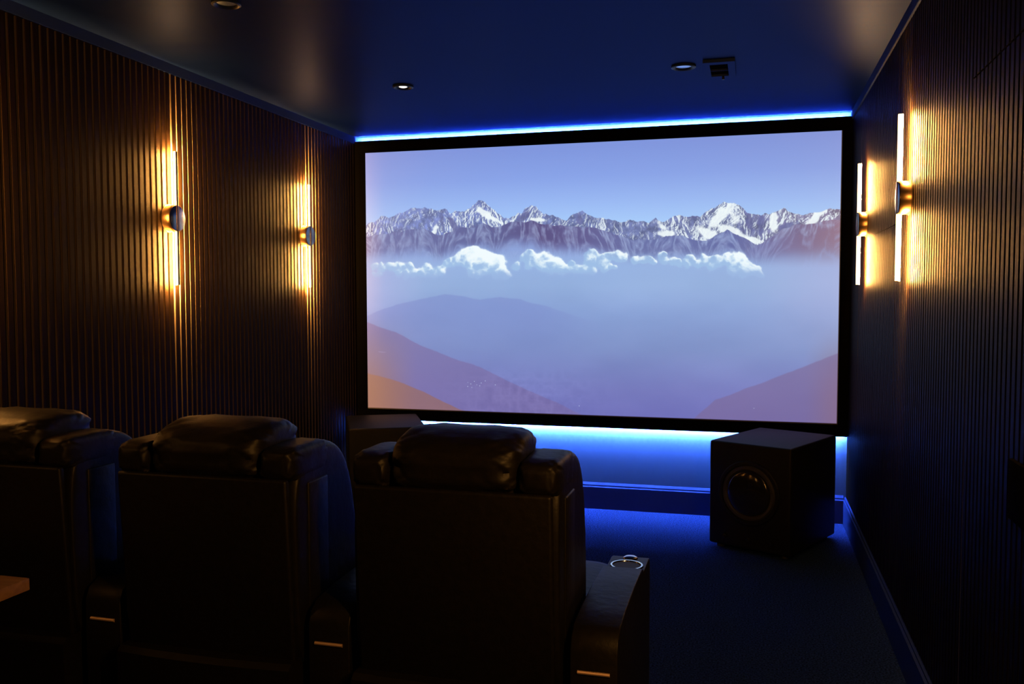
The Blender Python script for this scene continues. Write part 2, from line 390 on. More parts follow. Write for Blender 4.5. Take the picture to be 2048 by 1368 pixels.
CLD= [(0.0204, 0.4682, 0.0064), (0.0322, 0.4676, 0.0061), (0.0177, 0.4376, 0.0088), (0.0383, 0.4399, 0.0101), (0.0615, 0.4405, 0.0111), (0.0821, 0.4388, 0.0111), (0.1053, 0.4364, 0.0101), (0.0733, 0.4664, 0.0088), (0.0962, 0.4694, 0.0101), (0.1164, 0.4664, 0.0111), (0.1366, 0.4688, 0.0105), (0.1595, 0.47, 0.0111), (0.1764, 0.4611, 0.0128), (0.1481, 0.4488, 0.0097), (0.1851, 0.4311, 0.0095), (0.1993, 0.427, 0.0111), (0.2161, 0.4176, 0.0125), (0.2299, 0.404, 0.0142), (0.2441, 0.3952, 0.0141), (0.2522, 0.3887, 0.0111), (0.2606, 0.414, 0.0165), (0.2771, 0.4146, 0.0151), (0.2852, 0.4287, 0.0165), (0.299, 0.4335, 0.0165), (0.3098, 0.4199, 0.0141), (0.3125, 0.4517, 0.0138), (0.3017, 0.47, 0.0121), (0.3209, 0.4747, 0.0121), (0.3303, 0.4794, 0.0081), (0.2437, 0.4323, 0.0169), (0.2741, 0.4558, 0.0138), (0.2437, 0.4735, 0.0085), (0.2633, 0.4788, 0.0091), (0.3451, 0.4435, 0.0091), (0.3586, 0.4164, 0.0091), (0.3721, 0.4075, 0.0108), (0.3802, 0.3963, 0.0064), (0.3856, 0.417, 0.0131), (0.4041, 0.4176, 0.0131), (0.4172, 0.4223, 0.0135), (0.4307, 0.4358, 0.0131), (0.4438, 0.4452, 0.0122), (0.4014, 0.4446, 0.0135), (0.4226, 0.4582, 0.0121), (0.4438, 0.4676, 0.0105), (0.3748, 0.4441, 0.0108), (0.4593, 0.4547, 0.0095), (0.4674, 0.4323, 0.0061), (0.4779, 0.4547, 0.0104), (0.4933, 0.4594, 0.0105), (0.5115, 0.4641, 0.0088), (0.5035, 0.4105, 0.0104), (0.5088, 0.3928, 0.0081), (0.5189, 0.4111, 0.0105), (0.5061, 0.4287, 0.0118), (0.5267, 0.4335, 0.0104), (0.5371, 0.4558, 0.0088), (0.5395, 0.4205, 0.0104), (0.5361, 0.4205, 0.0091), (0.5489, 0.4093, 0.0084), (0.5627, 0.4034, 0.0078), (0.5664, 0.4164, 0.0095), (0.5792, 0.4146, 0.0088), (0.5334, 0.447, 0.0078), (0.5489, 0.447, 0.0064), (0.559, 0.4517, 0.0051), (0.6018, 0.4264, 0.0078), (0.6045, 0.4176, 0.0054), (0.617, 0.4311, 0.0084), (0.6294, 0.4223, 0.0085), (0.6368, 0.4358, 0.0085), (0.6544, 0.414, 0.0087), (0.6618, 0.4058, 0.0064), (0.6594, 0.4317, 0.0088), (0.6766, 0.4364, 0.0084), (0.6887, 0.4411, 0.0064), (0.7035, 0.4411, 0.0088), (0.7083, 0.4199, 0.0074), (0.7157, 0.4246, 0.007), (0.7231, 0.4417, 0.0094), (0.7372, 0.4181, 0.0074), (0.7399, 0.4376, 0.0105), (0.7517, 0.4252, 0.0074), (0.7638, 0.4252, 0.0088), (0.7638, 0.447, 0.0112), (0.7807, 0.434, 0.0108), (0.7878, 0.4217, 0.0104), (0.7995, 0.4264, 0.0135), (0.8113, 0.4305, 0.0118), (0.8022, 0.4517, 0.0142), (0.8187, 0.4605, 0.0118), (0.8305, 0.4523, 0.0095), (0.8329, 0.4694, 0.0104), (0.8447, 0.4653, 0.0094), (0.8494, 0.4823, 0.0071), (0.8187, 0.4776, 0.0088), (0.7952, 0.4729, 0.0084), (0.752, 0.4594, 0.0081)]
HILLS= [(-0.0005, 0.6337), (0.0686, 0.5907), (0.1279, 0.5671), (0.1841, 0.5483), (0.2323, 0.5601), (0.2666, 0.5713), (0.3114, 0.5618), (0.3559, 0.5713), (0.4108, 0.5936), (0.4755, 0.6302), (0.5813, 0.6802)]
HILL_L= [(-0.0005, 0.6596), (0.0679, 0.6979), (0.139, 0.7544), (0.1973, 0.7915), (0.266, 0.8274), (0.3333, 0.8822), (0.4219, 0.9441), (0.5082, 1.01)]
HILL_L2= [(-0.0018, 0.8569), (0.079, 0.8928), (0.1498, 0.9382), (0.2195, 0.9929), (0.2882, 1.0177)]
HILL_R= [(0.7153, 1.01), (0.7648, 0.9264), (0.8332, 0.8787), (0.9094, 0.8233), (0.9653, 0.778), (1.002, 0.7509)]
VIL= [(0.2373, 0.8863), (0.2441, 0.8916), (0.2522, 0.8816), (0.2579, 0.8946), (0.2646, 0.8981), (0.268, 0.8869), (0.2464, 0.9052), (0.2997, 0.8928), (0.4846, 0.9629), (0.8413, 0.9523), (0.2771, 0.8787), (0.237, 0.9016)]
AMB= np.array([0.0, 0.0, 0.0])
def srgb(c):
    c = np.asarray(c, float) / 255.0
    return np.where(c <= 0.04045, c / 12.92, ((c + 0.055) / 1.055) ** 2.4)
NX, NY = 1320, 756
U, V = np.meshgrid(np.linspace(0, 1, NX), np.linspace(0, 1, NY))      # V down
AX, AY = U * 1.7484, V
_rng = np.random.RandomState(11)
_T = _rng.rand(256, 256)
def vnoise(x, y):
    xi = np.floor(x).astype(int); yi = np.floor(y).astype(int); fx = x - xi; fy = y - yi
    fx = fx * fx * (3 - 2 * fx); fy = fy * fy * (3 - 2 * fy)
    g = lambda a, b: _T[b % 256, a % 256]
    return (g(xi, yi) * (1 - fx) + g(xi + 1, yi) * fx) * (1 - fy) + (g(xi, yi + 1) * (1 - fx) + g(xi + 1, yi + 1) * fx) * fy
def fb(x, y, o=5, ridge=False):
    s = 0; a = 0.5; t = 0
    for k in range(o):
        n = vnoise(x + 17.3 * k, y + 9.1 * k)
        if ridge: n = 1 - abs(2 * n - 1)
        s = s + a * n; t += a; a *= 0.5; x = x * 2.03; y = y * 2.03
    return s / t
def sm(a, b, x):
    t = np.clip((x - a) / (b - a), 0, 1); return t * t * (3 - 2 * t)
def mix(A, B, t):
    t = np.asarray(t)[..., None] if np.ndim(t) else t
    return A * (1 - t) + B * t
def ramp(x, stops):
    xs = [s[0] for s in stops]; cs = np.array([s[1] for s in stops], float)
    return np.stack([np.interp(x, xs, cs[:, i]) for i in range(3)], -1)
def line(pts, x):
    return np.interp(x, [p[0] for p in pts], [p[1] for p in pts])
# sky and haze, display values 0..255
img = ramp(V, [(0, (124, 148, 220)), (0.12, (135, 163, 232)), (0.22, (153, 186, 244)), (0.30, (168, 206, 252)), (0.36, (165, 200, 245)),
               (0.42, (150, 180, 228)), (0.52, (147, 176, 222)), (0.62, (136, 162, 214)), (0.75, (126, 146, 200)), (0.9, (116, 122, 188)), (1, (106, 108, 180))])
img = img + (1 - V)[..., None] * (np.abs(U - 0.42) ** 1.5)[..., None] * np.array([12, 0, -14.])
img = mix(img, img * 0 + np.array([166, 174, 226.]), 0.55 * sm(0.16, 0.0, U) * sm(0.35, 0.5, V) * sm(0.75, 0.55, V))
img = mix(img, img * 0 + np.array([166, 176, 222.]), 0.6 * sm(0.8, 1.0, U) * sm(0.35, 0.45, V) * sm(0.8, 0.55, V))
img = img + (fb(U * 5, V * 6, 4)[..., None] - 0.5) * sm(0.4, 0.6, V)[..., None] * 18
# far snowy range
jag = (fb(AX * 90, AY * 0 + 3, 4) - 0.5) * 0.009
sky = line(SKY, U) + jag
mid = line(MID, U) + (fb(AX * 45, AY * 0 + 8, 4) - 0.5) * 0.010
wpx = (fb(AX * 7, AY * 7, 4) - 0.5); wpy = (fb(AX * 7 + 30, AY * 7 + 11, 4) - 0.5)
def relief(x, y, o):
    return 1 - abs(2 * fb(x, y, o) - 1)
# spurs run down and outwards from the crest
d1 = V - sky
slope = np.gradient(np.convolve(line(SKY, U[0]), np.ones(25) / 25, 'same')) * NX
lean = np.clip(slope, -2, 2)[None, :] * 0.30
A1 = AX - d1 * lean
HH = 0.55 * relief(A1 * 20 + wpx * 5, AY * 16 + wpy * 5, 6) + 0.30 * fb(A1 * 45 + wpx * 9, AY * 26, 5, True) + 0.15 * fb(AX * 110, AY * 90, 3)
gx = np.gradient(HH, axis=1) * NX / 60; gy = np.gradient(HH, axis=0) * NY / 60
lit = 1 / (1 + np.exp(4.2 * (gx * 0.9 + gy * 0.35) - 0.2))
cover = ramp(U, [(0, (.36,) * 3), (0.2, (.44,) * 3), (0.28, (.60,) * 3), (0.42, (.52,) * 3), (0.5, (.45,) * 3), (0.62, (.50,) * 3), (0.72, (.66,) * 3), (0.80, (.72,) * 3), (0.86, (.45,) * 3), (1, (.55,) * 3)])[..., 0]
snow = sm(0.42, 0.80, 0.62 * lit + 0.55 * (fb(AX * 13 + wpx * 3, AY * 17, 4) - 0.5) + 0.5 * (cover - 0.2))
dark1 = ramp(U, [(0, (118, 134, 190)), (0.3, (108, 122, 176)), (0.5, (104, 116, 164)), (0.8, (104, 114, 156)), (1, (130, 122, 152))])
dark1 = dark1 * (0.78 + 0.50 * fb(AX * 80, AY * 60, 3))[..., None]
bright = np.array([232, 244, 250.])
c1 = mix(dark1, bright, snow * 0.93)
rough_ = fb(AX * 60, AY * 60, 4)
for (fu, fv, ru, rv, lean_, am) in ((0.315, 0.322, 0.030, 0.018, 0.2, 1.0), (0.295, 0.335, 0.030, 0.012, 0, .9), (0.278, 0.245, 0.014, 0.035, .6, .75), (0.30, 0.27, 0.012, 0.03, .9, .7),
                             (0.770, 0.280, 0.016, 0.05, -.5, 1.0), (0.745, 0.335, 0.020, 0.03, .5, .9), (0.80, 0.34, 0.022, 0.035, .8, 1.0), (0.835, 0.365, 0.020, 0.016, .8, .95), (0.80, 0.285, 0.012, 0.03, 0, .6),
                             (0.665, 0.335, 0.020, 0.014, 0, .8), (0.655, 0.305, 0.012, 0.02, .5, .6), (0.955, 0.285, 0.012, 0.04, -.4, .9), (0.875, 0.30, 0.010, 0.05, 0, .8), (0.165, 0.300, 0.010, 0.040, -.4, .7), (0.395, 0.275, 0.020, 0.010, .4, .8), (0.475, 0.315, 0.03, 0.015, .3, .7), (0.585, 0.40, .03, .008, -.2, .5), (0.90, 0.345, 0.016, 0.012, -.6, .7)):
    q = np.exp(-(((U - fu - lean_ * (V - fv)) / ru) ** 2 + ((V - fv) / rv) ** 2)) * am
    c1 = mix(c1, np.array([240, 250, 252.]), sm(0.30, 0.62, q * 1.0 + 0.7 * (rough_ - 0.5)) * 0.92)
for (fu, fv, ru, rv, lean_, am) in ((0.262, 0.315, 0.018, 0.035, .3, .9), (0.365, 0.262, 0.012, 0.022, -.5, 1), (0.205, 0.285, 0.010, 0.045, .2, .8), (0.18, 0.27, 0.008, 0.04, 0, .7), (0.485, 0.275, 0.007, 0.025, 0, .9), (0.72, 0.275, 0.014, 0.012, -.5, .9), (0.828, 0.295, 0.008, 0.05, .1, .9), (0.85, 0.31, 0.010, 0.04, 0, .8), (0.905, 0.32, 0.022, 0.022, -.3, .8), (0.815, 0.33, 0.006, 0.03, .2, .6), (0.07, 0.31, 0.02, 0.03, -.4, .6), (0.225, .31, .012, .035, .2, .6)):
    q = np.exp(-(((U - fu - lean_ * (V - fv)) / ru) ** 2 + ((V - fv) / rv) ** 2)) * am
    c1 = mix(c1, np.array([100, 106, 156.]) * (0.85 + 0.3 * rough_[..., None]), sm(0.30, 0.62, q + 0.7 * (rough_ - 0.5)) * 0.85)
m1 = sm(-0.0012, 0.0012, d1) * (1 - sm(0.37, 0.42, V))
img = mix(img, c1, m1)
# nearer bare ridges with gullies
d2 = V - mid
sl2 = np.gradient(np.convolve(line(MID, U[0]), np.ones(31) / 31, 'same')) * NX
l2 = np.clip(sl2, -1.5, 1.5)[None, :] * 0.8
gul = fb((AX - d2 * l2) * 62 + wpx * 2.5, d2 * 20 + wpy * 1.5, 4, True)
gul2 = fb((AX - d2 * l2 * .6) * 150 + wpx * 4, d2 * 50, 3)
gul = np.clip((gul - 0.52) * 2.4 + (gul2 - 0.5) * 0.9, 0, 1)
c2 = ramp(U, [(0, (112, 122, 176)), (0.3, (98, 102, 154)), (0.40, (92, 84, 134)), (0.5, (100, 98, 150)), (0.6, (108, 118, 172)), (0.8, (104, 114, 170)), (0.93, (126, 112, 148)), (1, (150, 122, 148))])
c2 = mix(c2 * 0.98, np.array([178, 198, 234.]), gul * (0.62 - 0.15 * sm(0.0, 0.05, d2)))
m2 = sm(-0.001, 0.0015, d2)
fog2 = sm(0.045, 0.115, d2 + 0.02 * (fb(AX * 8, AY * 8, 3) - 0.5))
under = ramp(V, [(0.36, (140, 164, 220)), (0.42, (146, 172, 224)), (0.5, (147, 176, 222))])
c2 = mix(c2, under, fog2 * 0.95)
sel = m2 * (1 - sm(0.38, 0.46, V))
img = mix(img, c2, sel)
rdg = line(RDG, U) + (fb(AX * 40, AY * 0 + 5, 3) - 0.5) * 0.008
m3 = sm(-0.001, 0.002, V - rdg) * (U > RDG[0][0]) * (1 - sm(0.38, 0.47, V)) * sm(0.71, 0.82, U)
c3 = ramp(U, [(0.7, (124, 138, 194)), (0.85, (116, 120, 172)), (0.93, (128, 112, 146)), (1, (146, 118, 140))])
img = mix(img, mix(c3, np.array([150, 160, 205.]), gul * 0.45), m3 * 0.8)
# clouds
wx = (fb(AX * 26, AY * 26, 5) - 0.5) * 0.030; wy = (fb(AX * 26 + 40, AY * 26 + 7, 5) - 0.5) * 0.026
dens = np.zeros(U.shape); cx_ = np.zeros(U.shape); cy_ = np.zeros(U.shape); wt = np.zeros(U.shape); bg = np.zeros(U.shape)
for (cu, cv, cr) in CLD:
    rr_ = cr * 1.7484
    dx = (AX + wx - cu * 1.7484) / rr_; dy = (AY + wy - cv) / rr_
    g = np.exp(-1.3 * (dx * dx + dy * dy))
    dens += g; cx_ += g * dx; cy_ += g * dy; bg += g * min(1.0, cr / 0.016)
    wt += g
cx_ /= wt + 1e-3; cy_ /= wt + 1e-3; bg /= wt + 1e-3
bil = np.abs(2 * fb(AX * 34 + wpx * 3, AY * 34, 4) - 1)
alpha = sm(0.22, 0.52, dens)
edge_ = sm(0.485, 0.455, V + 0.01 * (fb(AX * 20, AY * 5, 3) - .5))
lt = 0.60 * bg ** 2 - 0.02 + 0.45 * cx_ - 0.55 * cy_ + 0.9 * (0.30 - bil) + 0.16 * np.clip(dens - 1, 0, 1) + 0.10 * sm(0.46, 0.40, V)
lt = np.clip(lt, 0, 1) * sm(-0.02, 0.22, U + 0.1)
ccol = mix(np.array([160, 196, 232.]) + 0 * img, np.array([240, 251, 255.]), sm(0.15, 0.95, lt))
img = mix(img, np.array([160, 188, 230.]) + 0 * img, sm(0.02, 0.4, dens) * 0.30)
img = mix(img, ccol, alpha * (0.62 + 0.38 * sm(.2, .6, lt)) * (0.25 + 0.75 * edge_))
# hazy hills below, with amber sconce spill painted into the lower corners
def hill(pts, col, a, fall, jit=0.004, edge=0.003, side=1.0):
    global img
    r = line(pts, U) + (fb(AX * 18, AY * 0 + a * 31, 4) - 0.5) * jit * 2
    m_ = sm(-edge, edge, V - r) * a * side * (1 - (1 - fall) * sm(0, 0.25, V - r))
    img = mix(img, img * 0 + np.array(col, float), m_)
hill(HILLS, (118, 132, 200), 0.42 * 1.0, 0.4, side=sm(0.56, 0.36, U))
mR = sm(0.62, 0.40, U)
r = line(HILLS, U); 
hill(HILL_L, (120, 106, 160), 0.62, 0.9)
hill(HILL_L2, (148, 102, 92), 0.66, 1.0)  # hill colour pushed to orange to stand in for sconce light on the screen
img = mix(img, np.array([176, 120, 84.]) + 0 * img, 0.55 * sm(0.13, 0.0, U) * sm(0.60, 0.95, V))  # warm sconce light on the lower left corner, painted into the picture
img = mix(img, np.array([166, 112, 92.]) + 0 * img, 0.50 * sm(0.93, 1.0, U) * sm(0.62, 0.95, V))  # same wall-light spill painted in along the lower right edge
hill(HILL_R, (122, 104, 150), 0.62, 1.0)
tex = fb(AX * 30, AY * 34, 4, True)
img = img + ((tex - 0.55) * 22 * sm(0.80, 0.92, V) * np.exp(-((U - 0.36) / 0.14) ** 2))[..., None]
for k_, (cu, cv) in enumerate(VIL):
    rr = np.sqrt((AX - cu * 1.7484) ** 2 + (AY - cv) ** 2)
    img = mix(img, np.array([215, 235, 250.]) + 0 * img, np.clip(1.6 - rr / 0.0013, 0, 1) * (0.9 if k_ % 3 else 0.6))
rr = sm(0.002, 0.0008, np.abs(V - 0.775 - 0.08 * (U - 0.035))) * sm(0.024, 0.03, U) * sm(0.048, 0.04, U)
img = mix(img, np.array([160, 150, 190.]) + 0 * img, rr * .7)
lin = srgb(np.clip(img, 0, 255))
# the throw stops a few millimetres short of the frame at the foot and the right
marg = sm(0.0035, 0.0050, 1 - V) * sm(0.0012, 0.0022, 1 - U)
lin = lin * marg[..., None]
lin = np.clip((lin - AMB) , 0, None)
me = bpy.data.meshes.new('screen_surface')
X = PX0 + U * (PX1 - PX0); Z = PZ1 - V * (PZ1 - PZ0)
co = np.stack([X - scr.location.x, np.full(X.shape, YF + 0.006 - scr.location.y), Z - scr.location.z], -1).reshape(-1, 3)
idx = np.arange(NX * NY).reshape(NY, NX)
fc = np.stack([idx[:-1, :-1], idx[1:, :-1], idx[1:, 1:], idx[:-1, 1:]], -1).reshape(-1, 4)
me.vertices.add(len(co)); me.vertices.foreach_set('co', co.ravel().astype(np.float32))
me.loops.add(fc.size); me.loops.foreach_set('vertex_index', fc.ravel().astype(np.int32))
me.polygons.add(len(fc)); me.polygons.foreach_set('loop_start', (np.arange(len(fc)) * 4).astype(np.int32))
me.update(calc_edges=True)
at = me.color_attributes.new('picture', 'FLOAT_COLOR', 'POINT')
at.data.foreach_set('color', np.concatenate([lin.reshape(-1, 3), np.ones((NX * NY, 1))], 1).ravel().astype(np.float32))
m, nt, b = new_mat('projected_picture')
b.inputs['Base Color'].default_value = (0.07, 0.07, 0.07, 1); b.inputs['Roughness'].default_value = 0.9
b.inputs['Specular IOR Level'].default_value = 0.1
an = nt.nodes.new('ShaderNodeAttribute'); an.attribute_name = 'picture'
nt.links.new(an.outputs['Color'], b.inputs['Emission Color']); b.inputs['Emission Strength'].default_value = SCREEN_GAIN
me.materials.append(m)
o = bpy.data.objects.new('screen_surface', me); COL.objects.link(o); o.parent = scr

# ------------------------------------------------------------------ wall sconces
ARC_L = [('light_tube', -18, 12, 0.0088, M_TUBE_STRONG), ('side_lens', -48, -18, 0.0088, M_SIDE), ('frosted_cover', 12, 135, 0.0088, M_FROST), ('tube_channel', 135, 312, 0.0096, M_DARKMETAL)]
ARC_R = [('light_tube', -10, 28, 0.0088, M_TUBE), ('side_lens', -48, -10, 0.0088, M_SIDE), ('frosted_cover', 28, 312, 0.0088, M_FROST)]
ARC_REAR_L = [('frosted_cover', -60, 160, 0.0088, M_FROST), ('light_tube', -200, -60, 0.0088, M_REAR_SOFT)]
ARC_REAR = [('frosted_cover', -60, 160, 0.0088, M_FROST), ('light_tube', -200, -60, 0.0088, M_REAR)]
def sconce(side, y0, label, arcs):
    s = 1 if side == 'left' else -1            # +1: room lies towards +x
    xw = SL if side == 'left' else SR
    t = thing('wall_sconce', label, 'wall light', (xw, y0, 1.70), 0, 'brass tube wall lights on the slatted walls')
    # disc body
    R = 0.060
    bm = bmesh.new()
    prof = [(0.0, 0.0), (R - 0.003, 0.0), (R, 0.002), (R, 0.0385), (R - 0.0025, 0.0415), (0.0, 0.0425)]
    lathe(bm, [(max(r, 1e-4), s * h) for r, h in prof], 'x', (0, 0, 0), 64)
    fixn(bm); link('disc_body', bm, M_BRASS, t, True)
    bm = bmesh.new(); lathe(bm, [(1e-4, s * 0.0428), (R - 0.004, s * 0.0428), (R - 0.003, s * 0.0420)], 'x', (0, 0, 0), 64); fixn(bm)
    link('face_plate', bm, M_FACE, t, True)
    bm = bmesh.new(); lathe(bm, [(R + 0.004, 0.0), (R + 0.004, s * 0.003), (1e-4, s * 0.003)], 'x', (0, 0, 0), 64); fixn(bm)
    link('wall_plate', bm, M_DARKMETAL, t, True)
    # channel bar over the face of the disc
    xt = s * 0.036
    bm = bmesh.new(); addrbox(bm, min(s * 0.036, s * 0.0455), max(s * 0.036, s * 0.0455), -0.0095, 0.0095, -R + 0.002, R - 0.002, r=0.0015, seg=2)
    link('face_bar', bm, M_DARKMETAL, t, True)
    # seam ring of the body
    # light tubes. Angle in plan: 0 faces the wall, +90 the rear of the room, 180 the room, -90 the screen
    wall_ang = math.pi if s > 0 else 0.0
    turn = 1 if s > 0 else -1              # +90 must come out as -y
    def arc(bm, f0, f1, r_, z0, z1):
        n = max(4, int(abs(f1 - f0) / 10))
        an = [wall_ang + turn * (f0 + (f1 - f0) * i / n) * D2R for i in range(n + 1)]
        A = [bm.verts.new((xt + r_ * math.cos(q), r_ * math.sin(q), z0)) for q in an]
        B = [bm.verts.new((xt + r_ * math.cos(q), r_ * math.sin(q), z1)) for q in an]
        for i in range(n): bm.faces.new((A[i], A[i + 1], B[i + 1], B[i]))
        ca = bm.verts.new((xt, 0, z0)); cb = bm.verts.new((xt, 0, z1))
        for i in range(n):
            bm.faces.new((ca, A[i + 1], A[i])); bm.faces.new((cb, B[i], B[i + 1]))
    for z0, z1 in ((R - 0.001, 0.300), (-0.300, -R + 0.001)):
        for nm, f0, f1, rr_, mt_ in arcs:
            bm = bmesh.new(); arc(bm, f0, f1, rr_, z0, z1); fixn(bm)
            link(nm, bm, mt_, t, True)
    return t
sconce('left', 3.48, 'brass disc wall light with vertical tube on left wall, nearer the camera', ARC_L)
sconce('left', 4.73, 'brass disc wall light with vertical tube on left wall, nearer the screen', ARC_L)
sconce('left', 2.22, 'brass tube wall light on the left wall just outside the photo edge', ARC_L)
sconce('right', 3.48, 'larger brass tube wall light on the right wall, nearer the camera', ARC_R)
sconce('right', 4.73, 'smaller brass tube wall light on the right wall, close beside the screen', ARC_R)
sconce('right', 0.80, 'brass tube wall light on the right wall behind the camera', ARC_REAR)
sconce('left', 0.97, 'brass tube wall light on the left wall behind the camera', ARC_REAR_L)

# ------------------------------------------------------------------ ceiling fittings
def downlight(x, y, label, r_out, r_in, lamp):
    t = thing('ceiling_downlight', label, 'ceiling light', (x, y, ZC), 0, 'round recessed ceiling downlights')
    bm = bmesh.new()
    lathe(bm, [(r_in, -0.002), (r_in + 0.004, -0.008), (r_out - 0.006, -0.011), (r_out, -0.008), (r_out, 0.0)], 'z', (0, 0, 0), 56)
    fixn(bm); link('bezel', bm, M_WHITEPL, t, True)
    bm = bmesh.new(); lathe(bm, [(1e-4, -0.0045), (r_in * 0.6, -0.004), (r_in + 0.001, -0.002)], 'z', (0, 0, 0), 40); fixn(bm)
    link('lens', bm, M_LENS if lamp != 'on' else M_WHITEPL, t, True)
    if lamp == 'on':
        bm = bmesh.new(); lathe(bm, [(1e-4, -0.0075), (r_in * 0.45, -0.007), (r_in * 0.62, -0.0045)], 'z', (0, 0, 0), 40); fixn(bm)
        q = link('lamp', bm, M_BULB, t, True); q['label'] = 'small glowing lamp in the middle of the downlight'
downlight(-1.701, 4.195, 'small round downlight with a glowing centre in the ceiling, on the left', 0.052, 0.034, 'on')
downlight(-0.314, 4.18, 'round unlit downlight with a pale lens in the ceiling beside the vent', 0.056, 0.036, 'off')
downlight(-1.830, 2.845, 'downlight at the very top edge of the photo, above the seats', 0.052, 0.034, 'off')

t = thing('ceiling_vent', 'small rectangular ceiling vent with a dark square opening beside the unlit downlight', 'vent', (-0.154, 4.25, ZC))
bm = bmesh.new()
def vb(bm, x0, x1, y0, y1, z0, z1): box(bm, x0, x1, y0, y1, z0, z1)
vb(bm, -0.070, 0.070, -0.150, -0.108, -0.014, 0); vb(bm, -0.070, 0.070, 0.112, 0.150, -0.014, 0)
vb(bm, -0.070, -0.042, -0.108, 0.112, -0.014, 0); vb(bm, 0.038, 0.070, -0.108, 0.112, -0.014, 0)
link('surround', bm, M_CEIL, t)
bm = bmesh.new(); vb(bm, -0.042, 0.038, -0.108, 0.112, -0.004, 0)
link('dark_opening', bm, M_FELT, t)
bm = bmesh.new(); vb(bm, -0.042, 0.038, 0.010, 0.014, -0.013, -0.004)
link('blade', bm, M_CEIL, t)
bm = bmesh.new(); lathe(bm, [(1e-4, -0.030), (0.006, -0.029), (0.006, -0.0135), (1e-4, -0.0135)], 'z', (0.012, 0.118, 0), 16); fixn(bm)
link('knob', bm, M_BLACKPL, t, True)

# ------------------------------------------------------------------ subwoofers
def subwoofer(x, y, deg, label):
    w, d, h = 0.455, 0.595, 0.575
    t = thing('subwoofer', label, 'speaker', (x, y, 0), deg * D2R, 'black subwoofers in the front corners')
    bm = bmesh.new(); box(bm, -w / 2, w / 2, -d / 2, d / 2, 0.022, h)
    ed = [e for e in bm.edges]
    bmesh.ops.bevel(bm, geom=ed, offset=0.012, segments=4, profile=0.5, affect='EDGES')
    link('cabinet', bm, M_SUB, t, True)
    cz = 0.318; R = 0.165; yf = -d / 2
    bm = bmesh.new(); lathe(bm, [(R - 0.018, yf - 0.004), (R - 0.014, yf - 0.011), (R, yf - 0.010), (R + 0.006, yf - 0.004), (R + 0.006, yf + 0.001)], 'y', (0, 0, cz), 72); fixn(bm)
    rg = link('driver_ring', bm, M_SUB, t, True)
    bm = bmesh.new(); lathe(bm, [(R - 0.018, yf - 0.004), (R - 0.026, yf - 0.012), (R - 0.038, yf - 0.012), (R - 0.046, yf - 0.003)], 'y', (0, 0, cz), 72); fixn(bm)
    link('rubber_surround', bm, M_RUBBER, t, True)
    bm = bmesh.new()
    n = 10
    pr = [((R - 0.046) * math.sin(math.pi / 2 * i / n) + 1e-4, yf - 0.003 - 0.026 * math.cos(math.pi / 2 * i / n)) for i in range(n + 1)]
    lathe(bm, pr, 'y', (0, 0, cz), 72); fixn(bm)
    link('cone', bm, M_GLOSS, t, True)
    for kx in (-0.13, 0.0, 0.13):
        bm = bmesh.new(); lathe(bm, [(1e-4, yf - 0.016), (0.010, yf - 0.015), (0.012, yf - 0.012), (0.013, yf + 0.001)], 'y', (kx, 0, 0.075), 24); fixn(bm)
        link('control_knob', bm, M_GLOSS, t, True)
    for sx in (-1, 1):
        for sy in (-1, 1):
            bm = bmesh.new(); lathe(bm, [(0.018, 0.0), (0.021, 0.003), (0.021, 0.024)], 'z', (sx * 0.18, sy * 0.25, 0), 24, caps=True); fixn(bm)
            link('foot', bm, M_RUBBER, t, True)
    return t
subwoofer(0.128, 4.975, -26, 'black box subwoofer with round driver in the right corner under the screen')
subwoofer(-2.185, 5.04, 27, 'black subwoofer in the left corner, mostly hidden behind the recliners')

